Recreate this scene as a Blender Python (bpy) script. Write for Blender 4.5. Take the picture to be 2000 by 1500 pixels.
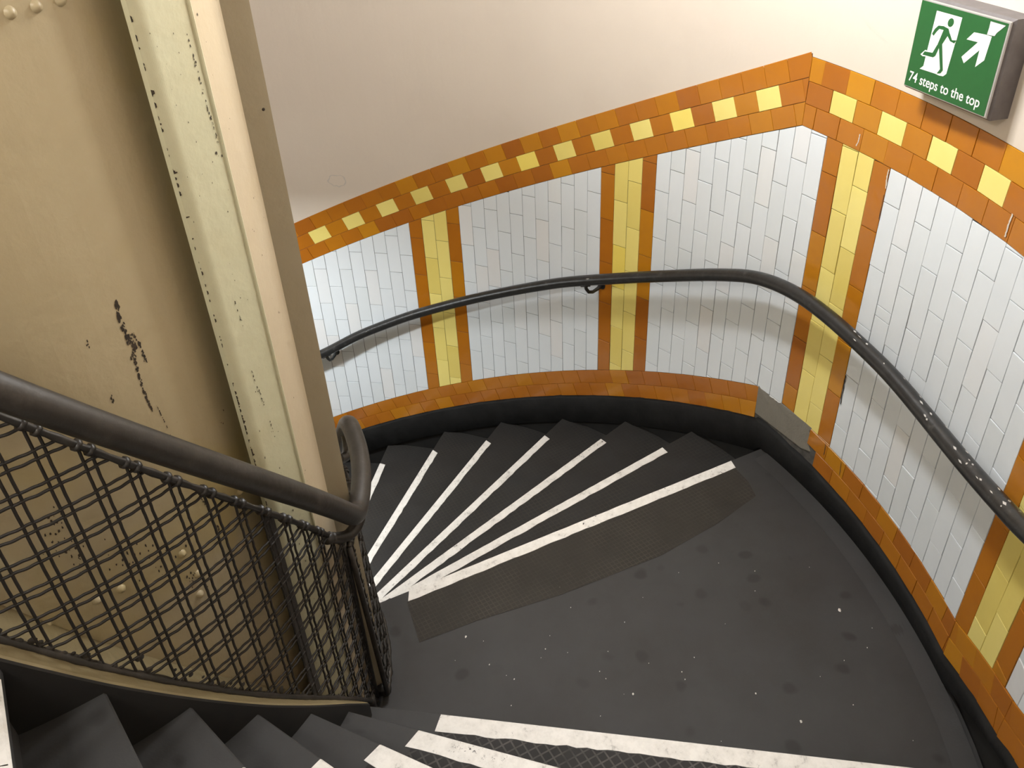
import bpy, math, random
from mathutils import Vector, Matrix
random.seed(7)
D2R = math.pi / 180
scene = bpy.context.scene
for o in list(bpy.data.objects):
    bpy.data.objects.remove(o, do_unlink=True)

# ------------------------------------------------------------------ camera
RW = 2.7456                      # radius of the tiled outer wall, stair axis at x = y = 0
CAM = (-1.2479, -1.8503, 2.455)  # landing floor is z = 0
yaw, pitch, roll = 18.0371 * D2R, -34.7535 * D2R, -2.9257 * D2R
fw = Vector((math.cos(yaw) * math.cos(pitch), math.sin(yaw) * math.cos(pitch), math.sin(pitch)))
rt = Vector((math.sin(yaw), -math.cos(yaw), 0))
up = rt.cross(fw)
r2 = rt * math.cos(roll) + up * math.sin(roll)
u2 = -rt * math.sin(roll) + up * math.cos(roll)
cd = bpy.data.cameras.new('camera')
cd.sensor_width = 36
cd.lens = 36 * 1663.45 / 2000
cd.clip_start = 0.02
cam = bpy.data.objects.new('camera', cd)
scene.collection.objects.link(cam)
m = Matrix((r2, u2, -fw)).transposed().to_4x4()
m.translation = Vector(CAM)
cam.matrix_world = m
scene.camera = cam

# ------------------------------------------------------------------ world, exposure
world = bpy.data.worlds.new('world')
scene.world = world
world.use_nodes = True
world.node_tree.nodes['Background'].inputs[0].default_value = (1.0, 0.93, 0.84, 1)
world.node_tree.nodes['Background'].inputs[1].default_value = 0.0
scene.view_settings.view_transform = 'Standard'
scene.view_settings.look = 'None'
scene.view_settings.gamma = 1
scene.view_settings.use_curve_mapping = False
scene.view_settings.exposure = 0.64
# unseen lamps of the stair shaft, the last an added fill: (angle, radius, height, watts, size, colour)
LAMPS = [(-48, 1.80, 3.02, 97, 0.60, (0.975, 0.985, 1.0), 'POINT'),
         (33, 1.80, 0.75, 24, 0.60, (0.93, 0.98, 1.0), 'AREA'),
         (-159, 1.85, 3.45, 54, 0.60, (1.0, 0.965, 0.91), 'POINT')]

# ------------------------------------------------------------------ helpers
COL = scene.collection


def cp(th, r, z):
    return (r * math.cos(th * D2R), r * math.sin(th * D2R), z)


def s2t(s):
    return -s / RW / D2R


def sp(s, r, z):
    a = -s / RW
    return (r * math.cos(a), r * math.sin(a), z)


def lin(c):
    return tuple(((x / 255) / 12.92 if x / 255 <= 0.04045 else ((x / 255 + 0.055) / 1.055) ** 2.4) for x in c)


class MB:
    def __init__(self):
        self.v = []
        self.f = []
        self.m = []

    def add(self, vs, fs, mi=0):
        n = len(self.v)
        self.v += [tuple(x) for x in vs]
        for f in fs:
            self.f.append([i + n for i in f])
            self.m.append(mi)

    def grid(self, rows, mi=0, closed=False, flip=False):
        """rows: list of equally long point lists"""
        n = len(self.v)
        w = len(rows[0])
        for r in rows:
            self.v += [tuple(p) for p in r]
        for j in range(len(rows) - 1):
            for i in range(w if closed else w - 1):
                a = n + j * w + i
                b = n + j * w + (i + 1) % w
                c = n + (j + 1) * w + (i + 1) % w
                d = n + (j + 1) * w + i
                self.f.append([a, d, c, b] if flip else [a, b, c, d])
                self.m.append(mi)

    def tube(self, pts, r, n=10, caps=True, mi=0, refup=(0, 0, 1)):
        pts = [Vector(p) for p in pts]
        rows = []
        prev = None
        for i, p in enumerate(pts):
            a = pts[max(i - 1, 0)]
            b = pts[min(i + 1, len(pts) - 1)]
            t = (b - a)
            if t.length < 1e-9:
                t = Vector((0, 0, 1))
            t.normalize()
            if prev is None:
                ref = Vector(refup)
                if abs(t.dot(ref)) > 0.95:
                    ref = Vector((1, 0, 0))
                x = t.cross(ref).normalized()
            else:
                x = (prev - t * prev.dot(t)).normalized()
            prev = x
            y = t.cross(x)
            rr = r[i] if isinstance(r, (list, tuple)) else r
            rows.append([p + x * (rr * math.cos(2 * math.pi * k / n)) + y * (rr * math.sin(2 * math.pi * k / n)) for k in range(n)])
        self.grid(rows, mi, closed=True)
        if caps:
            n0 = len(self.v) - len(rows) * n
            self.f.append(list(range(n0 + n - 1, n0 - 1, -1)))
            self.m.append(mi)
            e = n0 + (len(rows) - 1) * n
            self.f.append(list(range(e, e + n)))
            self.m.append(mi)

    def dome(self, c, nrm, rad, hgt, n=10):
        nrm = Vector(nrm).normalized()
        x = nrm.cross(Vector((0, 0, 1))).normalized()
        y = nrm.cross(x)
        c = Vector(c)
        rows = []
        for a in (0, 0.5, 0.95):
            q = math.cos(a * math.pi / 2)
            h = math.sin(a * math.pi / 2)
            rows.append([c + nrm * (hgt * h) + (x * math.cos(2 * math.pi * k / n) + y * math.sin(2 * math.pi * k / n)) * (rad * q) for k in range(n)])
        self.grid(rows, 0, closed=True)
        e = len(self.v) - n
        self.f.append(list(range(e, e + n)))
        self.m.append(0)

    def box(self, o, ex, ey, ez, bev=0.0):
        """box from corner o with edge vectors; optional chamfer of the ez-top face"""
        o, ex, ey, ez = Vector(o), Vector(ex), Vector(ey), Vector(ez)
        if bev <= 0:
            p = [o, o + ex, o + ex + ey, o + ey]
            p += [q + ez for q in p]
            self.add(p, [(3, 2, 1, 0), (4, 5, 6, 7), (0, 1, 5, 4), (1, 2, 6, 5), (2, 3, 7, 6), (3, 0, 4, 7)])
        else:
            bx, by, bz = ex.normalized() * bev, ey.normalized() * bev, ez.normalized() * bev
            p = [o, o + ex, o + ex + ey, o + ey]
            q = [a + ez - bz for a in p]
            t = [o + ez + bx + by, o + ex + ez - bx + by, o + ex + ey + ez - bx - by, o + ey + ez + bx - by]
            self.add(p + q + t, [(3, 2, 1, 0), (8, 9, 10, 11)] + [(i, (i + 1) % 4, 4 + (i + 1) % 4, 4 + i) for i in range(4)] + [(4 + i, 4 + (i + 1) % 4, 8 + (i + 1) % 4, 8 + i) for i in range(4)])

    def build(self, name, mats, parent=None, smooth=False, bevel=0.0):
        me = bpy.data.meshes.new(name)
        me.from_pydata(self.v, [], self.f)
        if not isinstance(mats, (list, tuple)):
            mats = [mats]
        for mt in mats:
            me.materials.append(mt)
        if len(mats) > 1:
            me.polygons.foreach_set('material_index', self.m)
        if smooth:
            me.polygons.foreach_set('use_smooth', [True] * len(me.polygons))
        me.update()
        o = bpy.data.objects.new(name, me)
        COL.objects.link(o)
        if parent:
            o.parent = parent
        if bevel:
            b = o.modifiers.new('bevel', 'BEVEL')
            b.width = bevel
            b.segments = 2
            b.limit_method = 'ANGLE'
        return o


def empty(name, loc=(0, 0, 0)):
    o = bpy.data.objects.new(name, None)
    o.empty_display_size = 0.1
    COL.objects.link(o)
    return o


def tag(o, label=None, cat=None, group=None, kind=None):
    if label:
        o['label'] = label
    if cat:
        o['category'] = cat
    if group:
        o['group'] = group
    if kind:
        o['kind'] = kind
    return o


def interp(pts):
    pts = sorted(pts)

    def f(x):
        if x <= pts[0][0]:
            (a, b), (c, d) = pts[0], pts[1]
        elif x >= pts[-1][0]:
            (a, b), (c, d) = pts[-2], pts[-1]
        else:
            for i in range(len(pts) - 1):
                if pts[i][0] <= x <= pts[i + 1][0]:
                    (a, b), (c, d) = pts[i], pts[i + 1]
                    break
        return b + (d - b) * (x - a) / (c - a)
    return f


def smoothf(f, w):
    """box-smoothed version of f over +-w"""
    return lambda x: sum(f(x + w * (k / 6.0)) for k in range(-6, 7)) / 13.0


def frange(a, b, n):
    return [a + (b - a) * i / n for i in range(n + 1)]


# ------------------------------------------------------------------ materials
def new_mat(name):
    mt = bpy.data.materials.new(name)
    mt.use_nodes = True
    nt = mt.node_tree
    b = nt.nodes['Principled BSDF']
    return mt, nt, b


def N(nt, t, **kw):
    n = nt.nodes.new(t)
    for k, v in kw.items():
        if k.startswith('i_'):
            key = k[2:]
            key = int(key) if key.isdigit() else key
            n.inputs[key].default_value = v
        else:
            setattr(n, k, v)
    return n


def ramp(nt, fac, stops):
    r = nt.nodes.new('ShaderNodeValToRGB')
    els = r.color_ramp.elements
    while len(els) < len(stops):
        els.new(0.5)
    for e, (p, c) in zip(els, stops):
        e.position = p
        e.color = (c[0], c[1], c[2], 1) if len(c) == 3 else c
    nt.links.new(fac, r.inputs[0])
    return r.outputs[0]


def noise(nt, scale, detail=4, rough=0.6, vec=None, dist=0.0):
    n = N(nt, 'ShaderNodeTexNoise')
    n.inputs['Scale'].default_value = scale
    n.inputs['Detail'].default_value = detail
    n.inputs['Roughness'].default_value = rough
    n.inputs['Distortion'].default_value = dist
    if vec is None:
        g = N(nt, 'ShaderNodeNewGeometry')
        vec = g.outputs['Position']
    nt.links.new(vec, n.inputs['Vector'])
    return n.outputs['Fac']


def mix(nt, fac, a, b, mode='MIX'):
    n = N(nt, 'ShaderNodeMix')
    n.data_type = 'RGBA'
    n.blend_type = mode
    for sock, val in ((n.inputs[0], fac), (n.inputs[6], a), (n.inputs[7], b)):
        if hasattr(val, 'is_linked'):
            nt.links.new(val, sock)
        elif isinstance(val, (int, float)):
            sock.default_value = val
        else:
            sock.default_value = (val[0], val[1], val[2], 1)
    return n.outputs[2]


def bump(nt, b, h, strength, dist=0.01):
    n = N(nt, 'ShaderNodeBump')
    n.inputs['Strength'].default_value = strength
    n.inputs['Distance'].default_value = dist
    nt.links.new(h, n.inputs['Height'])
    nt.links.new(n.outputs[0], b.inputs['Normal'])


def tile_mat(name, stops, rough=0.16):
    mt, nt, b = new_mat(name)
    oi = N(nt, 'ShaderNodeObjectInfo')
    c = ramp(nt, oi.outputs['Random'], stops)
    f = noise(nt, 9, 3, 0.6)
    c = mix(nt, 0.12, c, ramp(nt, f, [(0.3, (0.35, 0.35, 0.35)), (0.7, (0.75, 0.75, 0.75))]), 'SOFT_LIGHT')
    nt.links.new(c, b.inputs['Base Color'])
    b.inputs['Roughness'].default_value = rough
    b.inputs['IOR'].default_value = 1.5
    bump(nt, b, noise(nt, 18, 2, 0.5), 0.06, 0.02)
    return mt


WHITE_T = tile_mat('white_glaze', [(0.0, (0.735, 0.785, 0.815)), (0.3, (0.755, 0.805, 0.845)), (0.90, (0.77, 0.82, 0.86)), (0.955, (0.78, 0.785, 0.79)), (1.0, (0.775, 0.81, 0.83))], 0.2)
YELLOW_T = tile_mat('yellow_glaze', [(0.0, (0.78, 0.63, 0.16)), (0.5, (0.87, 0.74, 0.23)), (0.9, (0.90, 0.76, 0.23)), (1.0, (0.92, 0.72, 0.13))], 0.2)
ORANGE_T = tile_mat('amber_glaze', [(0.0, (0.38, 0.120, 0.012)), (0.35, (0.43, 0.145, 0.011)), (0.7, (0.46, 0.165, 0.010)), (0.92, (0.50, 0.20, 0.011)), (1.0, (0.56, 0.245, 0.013))], 0.18)


def simple(name, c1, c2, scale=6, rough=0.5, bmp=0.0, bscale=60, metallic=0.0, spec=0.5):
    mt, nt, b = new_mat(name)
    f = noise(nt, scale, 5, 0.62)
    c = ramp(nt, f, [(0.3, c1), (0.7, c2)])
    nt.links.new(c, b.inputs['Base Color'])
    b.inputs['Roughness'].default_value = rough
    b.inputs['Metallic'].default_value = metallic
    b.inputs['Specular IOR Level'].default_value = spec
    if bmp:
        bump(nt, b, noise(nt, bscale, 4, 0.6), bmp, 0.01)
    return mt


GROUT = simple('grout', (0.045, 0.042, 0.038), (0.11, 0.105, 0.095), 30, 0.9)
MORTAR = simple('mortar', (0.19, 0.175, 0.145), (0.225, 0.21, 0.175), 12, 0.9, 0.3, 120)
PLASTER, nt, b = new_mat('cream_plaster')
f = noise(nt, 1.3, 6, 0.6)
c = ramp(nt, f, [(0.25, (0.62, 0.54, 0.455)), (0.5, (0.665, 0.585, 0.50)), (0.75, (0.69, 0.61, 0.52))])
sm = noise(nt, 3.1, 7, 0.75, dist=0.8)
c = mix(nt, ramp(nt, sm, [(0.66, (0, 0, 0)), (0.80, (0.55, 0.55, 0.55))]), c, (0.42, 0.38, 0.33))
nt.links.new(c, b.inputs['Base Color'])
b.inputs['Roughness'].default_value = 0.45
bump(nt, b, noise(nt, 45, 4, 0.6), 0.05, 0.02)
SOFFIT = simple('soffit_paint', (0.60, 0.56, 0.50), (0.68, 0.64, 0.57), 2, 0.7)
BLACK_P = simple('black_gloss_paint', (0.006, 0.006, 0.006), (0.014, 0.014, 0.014), 9, 0.65, 0.15, 40, 0.0, 0.18)
STRING_P = simple('string_black', (0.006, 0.006, 0.006), (0.014, 0.013, 0.012), 9, 0.6)

# dark floor covering
FLOOR, nt, b = new_mat('dark_rubber_floor')
f = noise(nt, 2.2, 6, 0.65)
c = ramp(nt, f, [(0.25, (0.028, 0.026, 0.024)), (0.5, (0.036, 0.0355, 0.035)), (0.75, (0.043, 0.0435, 0.0435))])
g = N(nt, 'ShaderNodeNewGeometry')
vo = N(nt, 'ShaderNodeTexVoronoi')
vo.inputs['Scale'].default_value = 8.5
nd = N(nt, 'ShaderNodeTexNoise')
nd.inputs['Scale'].default_value = 14
va = N(nt, 'ShaderNodeVectorMath', operation='MULTIPLY_ADD')
nt.links.new(nd.outputs['Color'], va.inputs[0])
va.inputs[1].default_value = (0.06, 0.06, 0.06)
nt.links.new(g.outputs['Position'], va.inputs[2])
nt.links.new(va.outputs[0], vo.inputs['Vector'])
sp1 = ramp(nt, vo.outputs['Distance'], [(0.14, (1, 1, 1)), (0.25, (0, 0, 0))])
sel = N(nt, 'ShaderNodeSeparateColor')
nt.links.new(vo.outputs['Color'], sel.inputs[0])
pick = ramp(nt, sel.outputs[0], [(0.15, (0, 0, 0)), (0.6, (0.85, 0.85, 0.85))])
gum = mix(nt, 1.0, sp1, pick, 'MULTIPLY')
c = mix(nt, gum, c, (0.020, 0.019, 0.018))
nt.links.new(c, b.inputs['Base Color'])
b.inputs['Roughness'].default_value = 0.62
b.inputs['Specular IOR Level'].default_value = 0.35
bump(nt, b, noise(nt, 160, 3, 0.6), 0.10, 0.004)


def plate_mat(name, c1, c2, line, scale):
    mt, nt, b = new_mat(name)
    f = noise(nt, 5, 5, 0.65)
    base = ramp(nt, f, [(0.3, c1), (0.7, c2)])
    g = N(nt, 'ShaderNodeNewGeometry')
    sx = N(nt, 'ShaderNodeSeparateXYZ')
    nt.links.new(g.outputs['Position'], sx.inputs[0])
    outs = []
    for sgn in (1, -1):
        a = N(nt, 'ShaderNodeMath', operation='MULTIPLY_ADD')
        nt.links.new(sx.outputs[1], a.inputs[0])
        a.inputs[1].default_value = sgn
        nt.links.new(sx.outputs[0], a.inputs[2])
        s = N(nt, 'ShaderNodeMath', operation='MULTIPLY')
        nt.links.new(a.outputs[0], s.inputs[0])
        s.inputs[1].default_value = scale
        fr = N(nt, 'ShaderNodeMath', operation='PINGPONG')
        nt.links.new(s.outputs[0], fr.inputs[0])
        fr.inputs[1].default_value = 0.5
        lt = N(nt, 'ShaderNodeMath', operation='LESS_THAN')
        nt.links.new(fr.outputs[0], lt.inputs[0])
        lt.inputs[1].default_value = 0.09
        outs.append(lt.outputs[0])
    mx = N(nt, 'ShaderNodeMath', operation='MAXIMUM')
    nt.links.new(outs[0], mx.inputs[0])
    nt.links.new(outs[1], mx.inputs[1])
    wear = noise(nt, 3.5, 5, 0.7)
    wf = ramp(nt, wear, [(0.42, (0.1, 0.1, 0.1)), (0.65, (0.9, 0.9, 0.9))])
    fac = N(nt, 'ShaderNodeMath', operation='MULTIPLY')
    nt.links.new(mx.outputs[0], fac.inputs[0])
    nt.links.new(wf, fac.inputs[1])
    c = mix(nt, fac.outputs[0], base, line)
    nt.links.new(c, b.inputs['Base Color'])
    b.inputs['Roughness'].default_value = 0.7
    b.inputs['Specular IOR Level'].default_value = 0.3
    bump(nt, b, mx.outputs[0], 0.35, 0.003)
    return mt


PLATE = plate_mat('iron_lattice_plate', (0.022, 0.019, 0.015), (0.030, 0.027, 0.022), (0.052, 0.044, 0.033), 40)
TREAD = plate_mat('tread_covering', (0.018, 0.0165, 0.015), (0.025, 0.0245, 0.024), (0.036, 0.032, 0.026), 34)
STUD = plate_mat('diamond_tread_plate', (0.018, 0.017, 0.016), (0.030, 0.029, 0.028), (0.11, 0.10, 0.095), 26)

STRIP, nt, b = new_mat('white_nosing_paint')
f = noise(nt, 24, 6, 0.75)
c = ramp(nt, f, [(0.30, (0.36, 0.34, 0.32)), (0.42, (0.70, 0.68, 0.64)), (0.6, (0.80, 0.78, 0.74))])
sm = noise(nt, 60, 3, 0.7)
pk = noise(nt, 5, 3, 0.6)
ch = mix(nt, 1.0, ramp(nt, sm, [(0.62, (0, 0, 0)), (0.66, (1, 1, 1))]), ramp(nt, pk, [(0.56, (0, 0, 0)), (0.64, (1, 1, 1))]), 'MULTIPLY')
c = mix(nt, ch, c, (0.06, 0.055, 0.05))
nt.links.new(c, b.inputs['Base Color'])
b.inputs['Roughness'].default_value = 0.5

# cream oil paint on steel, dirtier and yellower in cloudy patches
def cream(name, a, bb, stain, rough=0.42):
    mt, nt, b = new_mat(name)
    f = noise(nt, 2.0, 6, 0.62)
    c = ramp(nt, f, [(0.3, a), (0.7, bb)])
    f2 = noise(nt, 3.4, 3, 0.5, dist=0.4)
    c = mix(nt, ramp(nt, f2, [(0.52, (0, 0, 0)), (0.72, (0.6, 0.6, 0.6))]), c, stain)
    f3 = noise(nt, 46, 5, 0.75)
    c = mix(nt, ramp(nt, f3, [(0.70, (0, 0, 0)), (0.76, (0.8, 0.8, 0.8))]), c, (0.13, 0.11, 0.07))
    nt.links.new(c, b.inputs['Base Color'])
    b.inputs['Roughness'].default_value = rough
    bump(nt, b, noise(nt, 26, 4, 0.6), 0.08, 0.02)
    return mt


CREAM_SHAFT = cream('cream_shaft_paint', (0.42, 0.35, 0.215), (0.47, 0.395, 0.25), (0.44, 0.345, 0.13))
CREAM_COL = cream('cream_column_paint', (0.50, 0.48, 0.32), (0.55, 0.53, 0.36), (0.50, 0.43, 0.25))
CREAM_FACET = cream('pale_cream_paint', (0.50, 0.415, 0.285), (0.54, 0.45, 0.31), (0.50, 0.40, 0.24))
LEDGE_P = cream('dimmed_cream_ledge', (0.21, 0.165, 0.085), (0.27, 0.22, 0.12), (0.20, 0.15, 0.06))  # cream darkened to offset the light falling on the ledge from above
FLANGE_P = cream('shaded_flange_paint', (0.34, 0.29, 0.20), (0.37, 0.32, 0.22), (0.35, 0.30, 0.20))  # shade of the flange put into the colour: column cream, darker and browner
RUST = simple('bare_rusty_steel', (0.020, 0.016, 0.012), (0.060, 0.042, 0.026), 40, 0.8)
IRON, nt, b = new_mat('worn_black_iron')
f = noise(nt, 14, 6, 0.7)
c = ramp(nt, f, [(0.3, (0.014, 0.012, 0.010)), (0.55, (0.026, 0.022, 0.018)), (0.75, (0.055, 0.047, 0.040))])
nt.links.new(c, b.inputs['Base Color'])
b.inputs['Roughness'].default_value = 0.42
bump(nt, b, noise(nt, 70, 3, 0.6), 0.12, 0.005)
RAILP, nt, b = new_mat('chipped_black_rail_paint')
f = noise(nt, 22, 6, 0.7)
c = ramp(nt, f, [(0.30, (0.008, 0.008, 0.008)), (0.60, (0.020, 0.020, 0.020)), (0.70, (0.055, 0.053, 0.05))])
nt.links.new(c, b.inputs['Base Color'])
b.inputs['Roughness'].default_value = 0.33
bump(nt, b, noise(nt, 55, 3, 0.6), 0.15, 0.006)
WIRE = simple('wire_iron', (0.008, 0.0065, 0.005), (0.018, 0.014, 0.010), 30, 0.6)


def flat(name, c, rough=0.5, metallic=0.0):
    mt, nt, b = new_mat(name)
    f = noise(nt, 40, 3, 0.6)
    cc = mix(nt, 0.10, c, ramp(nt, f, [(0.3, (0.35, 0.35, 0.35)), (0.7, (0.7, 0.7, 0.7))]), 'SOFT_LIGHT')
    nt.links.new(cc, b.inputs['Base Color'])
    b.inputs['Roughness'].default_value = rough
    b.inputs['Metallic'].default_value = metallic
    return mt


SIGN_GREEN = flat('sign_green', (0.016, 0.105, 0.026), 0.4)
SIGN_WHITE = flat('sign_white', (0.82, 0.82, 0.78), 0.4)
SIGN_PINK = flat('torn_label', (0.68, 0.62, 0.64), 0.5)
SIGN_GREY = simple('sign_housing_grey', (0.11, 0.098, 0.098), (0.155, 0.14, 0.14), 20, 0.5)
SIGN_EDGE = flat('sign_trim_silver', (0.36, 0.34, 0.32), 0.35)
LAMP_BODY = flat('lamp_enamel', (0.70, 0.69, 0.66), 0.4)
SPECK = flat('pale_grit', (0.62, 0.60, 0.55), 0.7)
CHIP = flat('chipped_pale_undercoat', (0.50, 0.48, 0.45), 0.5)

# ------------------------------------------------------------------ level lines on the wall, as functions of s = distance round the wall
SK = 45.3 * D2R * RW            # where the lower flight meets the landing
SU = 72.0 * D2R * RW            # where the upper flight leaves it
M1, M2, M3 = 0.4132, -0.040, 0.25


def three(z0, m1, m2, m3=M3):
    def f(s):
        if s <= SK:
            return z0 + m1 * (s - SK)
        if s <= SU:
            return z0 + m2 * (s - SK)
        return z0 + m2 * (SU - SK) + m3 * (s - SU) + (0.16 * (s - SU - 0.35) if s > SU + 0.35 else 0)
    return f


WT = three(1.437, 0.4145, -0.040)       # top of the white tiles
WB = three(0.296, 0.4060, -0.052, 0.25)  # bottom of the white tiles
ROW = 0.0778
SKT = lambda s: WB(s) - 2 * ROW * (1.08 if s < SK else 1.03)   # top of the black skirting
BT = lambda s: WT(s) + 3 * 0.0775 * (1.082 if s < SK else 1.03)


def nose_z(th):                          # line through the nosings
    if th > -46.4:
        return -(th + 46.4) * 0.01978
    if th > -73.4:
        return 0.0
    return (-73.4 - th) * 0.01978


SKB = lambda s: nose_z(s2t(s) + 0.8) - 0.01 if s2t(s) > -46.4 else nose_z(s2t(s))

# ------------------------------------------------------------------ outer wall
S0, S1 = -150 * D2R * RW, 205 * D2R * RW
mb = MB()
ss = frange(S0, S1, 260)
ss = sorted(ss + [SK, SU])
mb.grid([[sp(s, RW + 0.004, -6) for s in ss], [sp(s, RW + 0.004, SKB(s) + 0.06) for s in ss]], 2)
mb.grid([[sp(s, RW + 0.0035, SKB(s) + 0.05) for s in ss], [sp(s, RW + 0.0035, BT(s)) for s in ss]], 1)
mb.grid([[sp(s, RW + 0.0035, BT(s) - 0.004) for s in ss], [sp(s, RW + 0.0015, BT(s) - 0.004) for s in ss], [sp(s, RW + 0.0015, BT(s) + 0.6) for s in ss], [sp(s, RW + 0.0015, 7.5) for s in ss]], 0)
wall = mb.build('wall_outer', [PLASTER, GROUT, STRING_P])
tag(wall, 'curved cream plaster wall with white, yellow and amber tiled dado', None, None, 'structure')


# ---- tiles
def clip(poly, a, b, c):
    """keep a*x + b*y <= c"""
    out = []
    for i in range(len(poly)):
        p, q = poly[i], poly[(i + 1) % len(poly)]
        dp, dq = a * p[0] + b * p[1] - c, a * q[0] + b * q[1] - c
        if dp <= 0:
            out.append(p)
        if (dp < 0 < dq) or (dq < 0 < dp):
            t = dp / (dp - dq)
            out.append((p[0] + (q[0] - p[0]) * t, p[1] + (q[1] - p[1]) * t))
    return out


def clean(poly, eps=0.0015):
    out = []
    for p in poly:
        if not out or math.hypot(p[0] - out[-1][0], p[1] - out[-1][1]) > eps:
            out.append(p)
    while len(out) > 1 and math.hypot(out[0][0] - out[-1][0], out[0][1] - out[-1][1]) <= eps:
        out.pop()
    return out


def area(poly):
    return 0.5 * sum(poly[i][0] * poly[(i + 1) % len(poly)][1] - poly[(i + 1) % len(poly)][0] * poly[i][1] for i in range(len(poly)))


def inset(poly, d):
    n = len(poly)
    ls = []
    for i in range(n):
        p, q = poly[i], poly[(i + 1) % n]
        ex, ey = q[0] - p[0], q[1] - p[1]
        l = math.hypot(ex, ey)
        nx, ny = -ey / l, ex / l
        ls.append((nx, ny, nx * p[0] + ny * p[1] + d))
    out = []
    for i in range(n):
        a, b = ls[i - 1], ls[i]
        det = a[0] * b[1] - a[1] * b[0]
        if abs(det) < 1e-6:
            out.append((poly[i][0] + b[0] * d, poly[i][1] + b[1] * d))
        else:
            out.append(((a[2] * b[1] - b[2] * a[1]) / det, (a[0] * b[2] - b[0] * a[2]) / det))
    return out


NT = {}
ACC = None     # when set, tiles of the unseen stretches are gathered per glaze instead of standing singly


def tile(poly, mat, name, parent, gap=0.0013, proud=0.0, tilt=0.0005):
    poly = clean(poly)
    if len(poly) < 3:
        return
    if area(poly) < 0:
        poly = poly[::-1]
    if area(poly) < 1.2e-4:
        return
    try:
        a = inset(poly, gap)
        c = inset(poly, gap + 0.0011)
        if area(a) < 5e-5 or area(c) < 2e-5:
            return
    except ZeroDivisionError:
        return
    n = len(a)
    cx = sum(p[0] for p in a) / n
    cy = sum(p[1] for p in a) / n
    tx, ty = random.gauss(0, tilt) / 0.04, random.gauss(0, tilt) / 0.09
    off = random.gauss(0, 0.0002) - proud

    def R(p, b):
        return RW + b + off + tx * (p[0] - cx) + ty * (p[1] - cy)
    mb = MB()
    vs = [sp(p[0], RW + 0.0036, p[1]) for p in a] + [sp(p[0], R(p, 0.0006), p[1]) for p in a] + [sp(p[0], R(p, 0.0), p[1]) for p in c]
    fs = []
    for i in range(n):
        j = (i + 1) % n
        fs.append((i, n + i, n + j, j))
        fs.append((n + i, 2 * n + i, 2 * n + j, n + j))
    fs.append(tuple(range(3 * n - 1, 2 * n - 1, -1)))
    mb.add(vs, fs)
    if ACC is not None:
        ACC.setdefault((name, mat.name), (MB(), mat))[0].add(vs, fs)
        return
    NT[name] = NT.get(name, 0) + 1
    return mb.build(name, mat, parent)


W = 0.0765
H = 0.2276
EVEN = interp([(-12, 0.224), (-2, 0.221), (10, 0.214), (16, 0.190), (22, 0.176), (28, 0.172), (34, 0.168), (38, 0.154), (44, 0.118), (60, 0.06)])


def phase(k):
    return EVEN(k) - (H / 2 if k % 2 else 0.0)


# mortar patch outline on the wall (s, z)
PATCH = [(2.150, 0.294), (2.165, 0.287), (2.19, 0.281), (2.205, 0.285), (2.225, 0.276), (2.248, 0.284), (2.262, 0.272), (2.29, 0.286), (2.36, 0.287), (2.44, 0.288), (2.49, 0.288),
         (2.475, 0.262), (2.492, 0.235), (2.482, 0.20), (2.50, 0.175), (2.45, 0.155), (2.38, 0.150), (2.30, 0.147), (2.22, 0.146), (2.152, 0.147)]


def column_tiles(k, mat, name, parent, short=False):
    s1, s2 = k * W, (k + 1) * W
    top = [(s1, WT(s1)), (s2, WT(s2))]
    lines = []
    if s1 < SK < s2:
        lines = [((s1, WT(s1)), (SK, WT(SK))), ((SK, WT(SK)), (s2, WT(s2)))]
    else:
        lines = [((s1, WT(s1)), (s2, WT(s2)))]
    zb1, zb2 = WB(s1), WB(s2)
    if 27.9 < k < 29.5:
        zb1 = zb2 = 0.283 if k == 28 else 0.277
    zmax = max(WT(s1), WT(s2), WT(SK) if s1 < SK < s2 else -9) + 0.01
    zmin = min(zb1, zb2) - 0.01
    ph = phase(k)
    j0 = math.floor((zmin - ph) / H)
    z = ph + j0 * H
    while z < zmax:
        zt = z + H
        cuts = [(z, zt)]
        if k in (35, 36) and z < 0.92 < zt and 0.10 < 0.92 - z < H - 0.02:
            cuts = [(z, 0.92), (0.92, zt)]
        for a, b_ in cuts:
            poly = [(s1, a), (s2, a), (s2, b_), (s1, b_)]
            for p, q in lines:
                ml = (q[1] - p[1]) / (q[0] - p[0])
                poly = clip(poly, -ml, 1, p[1] - ml * p[0]) if poly else poly
            ml = (zb2 - zb1) / (s2 - s1)
            poly = clip(poly, ml, -1, -(zb1 - ml * s1)) if poly else poly
            if poly:
                tile(poly, mat, name, parent)
        z = zt


PIL = [-15, 0, 15, 30, 45, 60]
panels = {}


def panel(name, label, k0, k1):
    """thin backing bed of a tiled field; its tiles are its pieces"""
    mb = MB()
    ks = [k * W for k in range(k0, k1 + 1)]
    mb.grid([[sp(s, RW + 0.0033, WB(s)) for s in ks], [sp(s, RW + 0.0033, WT(s)) for s in ks]])
    o = mb.build(name, GROUT, wall)
    return o


for i, k0 in enumerate(PIL):
    if k0 == -15:
        continue
    pp = panel('pilaster_strip', '', k0, k0 + 4)
    column_tiles(k0, ORANGE_T, 'amber_tile', pp)
    column_tiles(k0 + 1, YELLOW_T, 'yellow_tile', pp)
    column_tiles(k0 + 2, YELLOW_T, 'yellow_tile', pp)
    column_tiles(k0 + 3, ORANGE_T, 'amber_tile', pp)
for k0, k1 in ((-11, 0), (4, 15), (19, 30), (34, 45), (49, 54)):
    pp = panel('white_tile_field', '', k0, k1)
    for k in range(k0, k1):
        column_tiles(k, WHITE_T, 'white_tile', pp)


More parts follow.
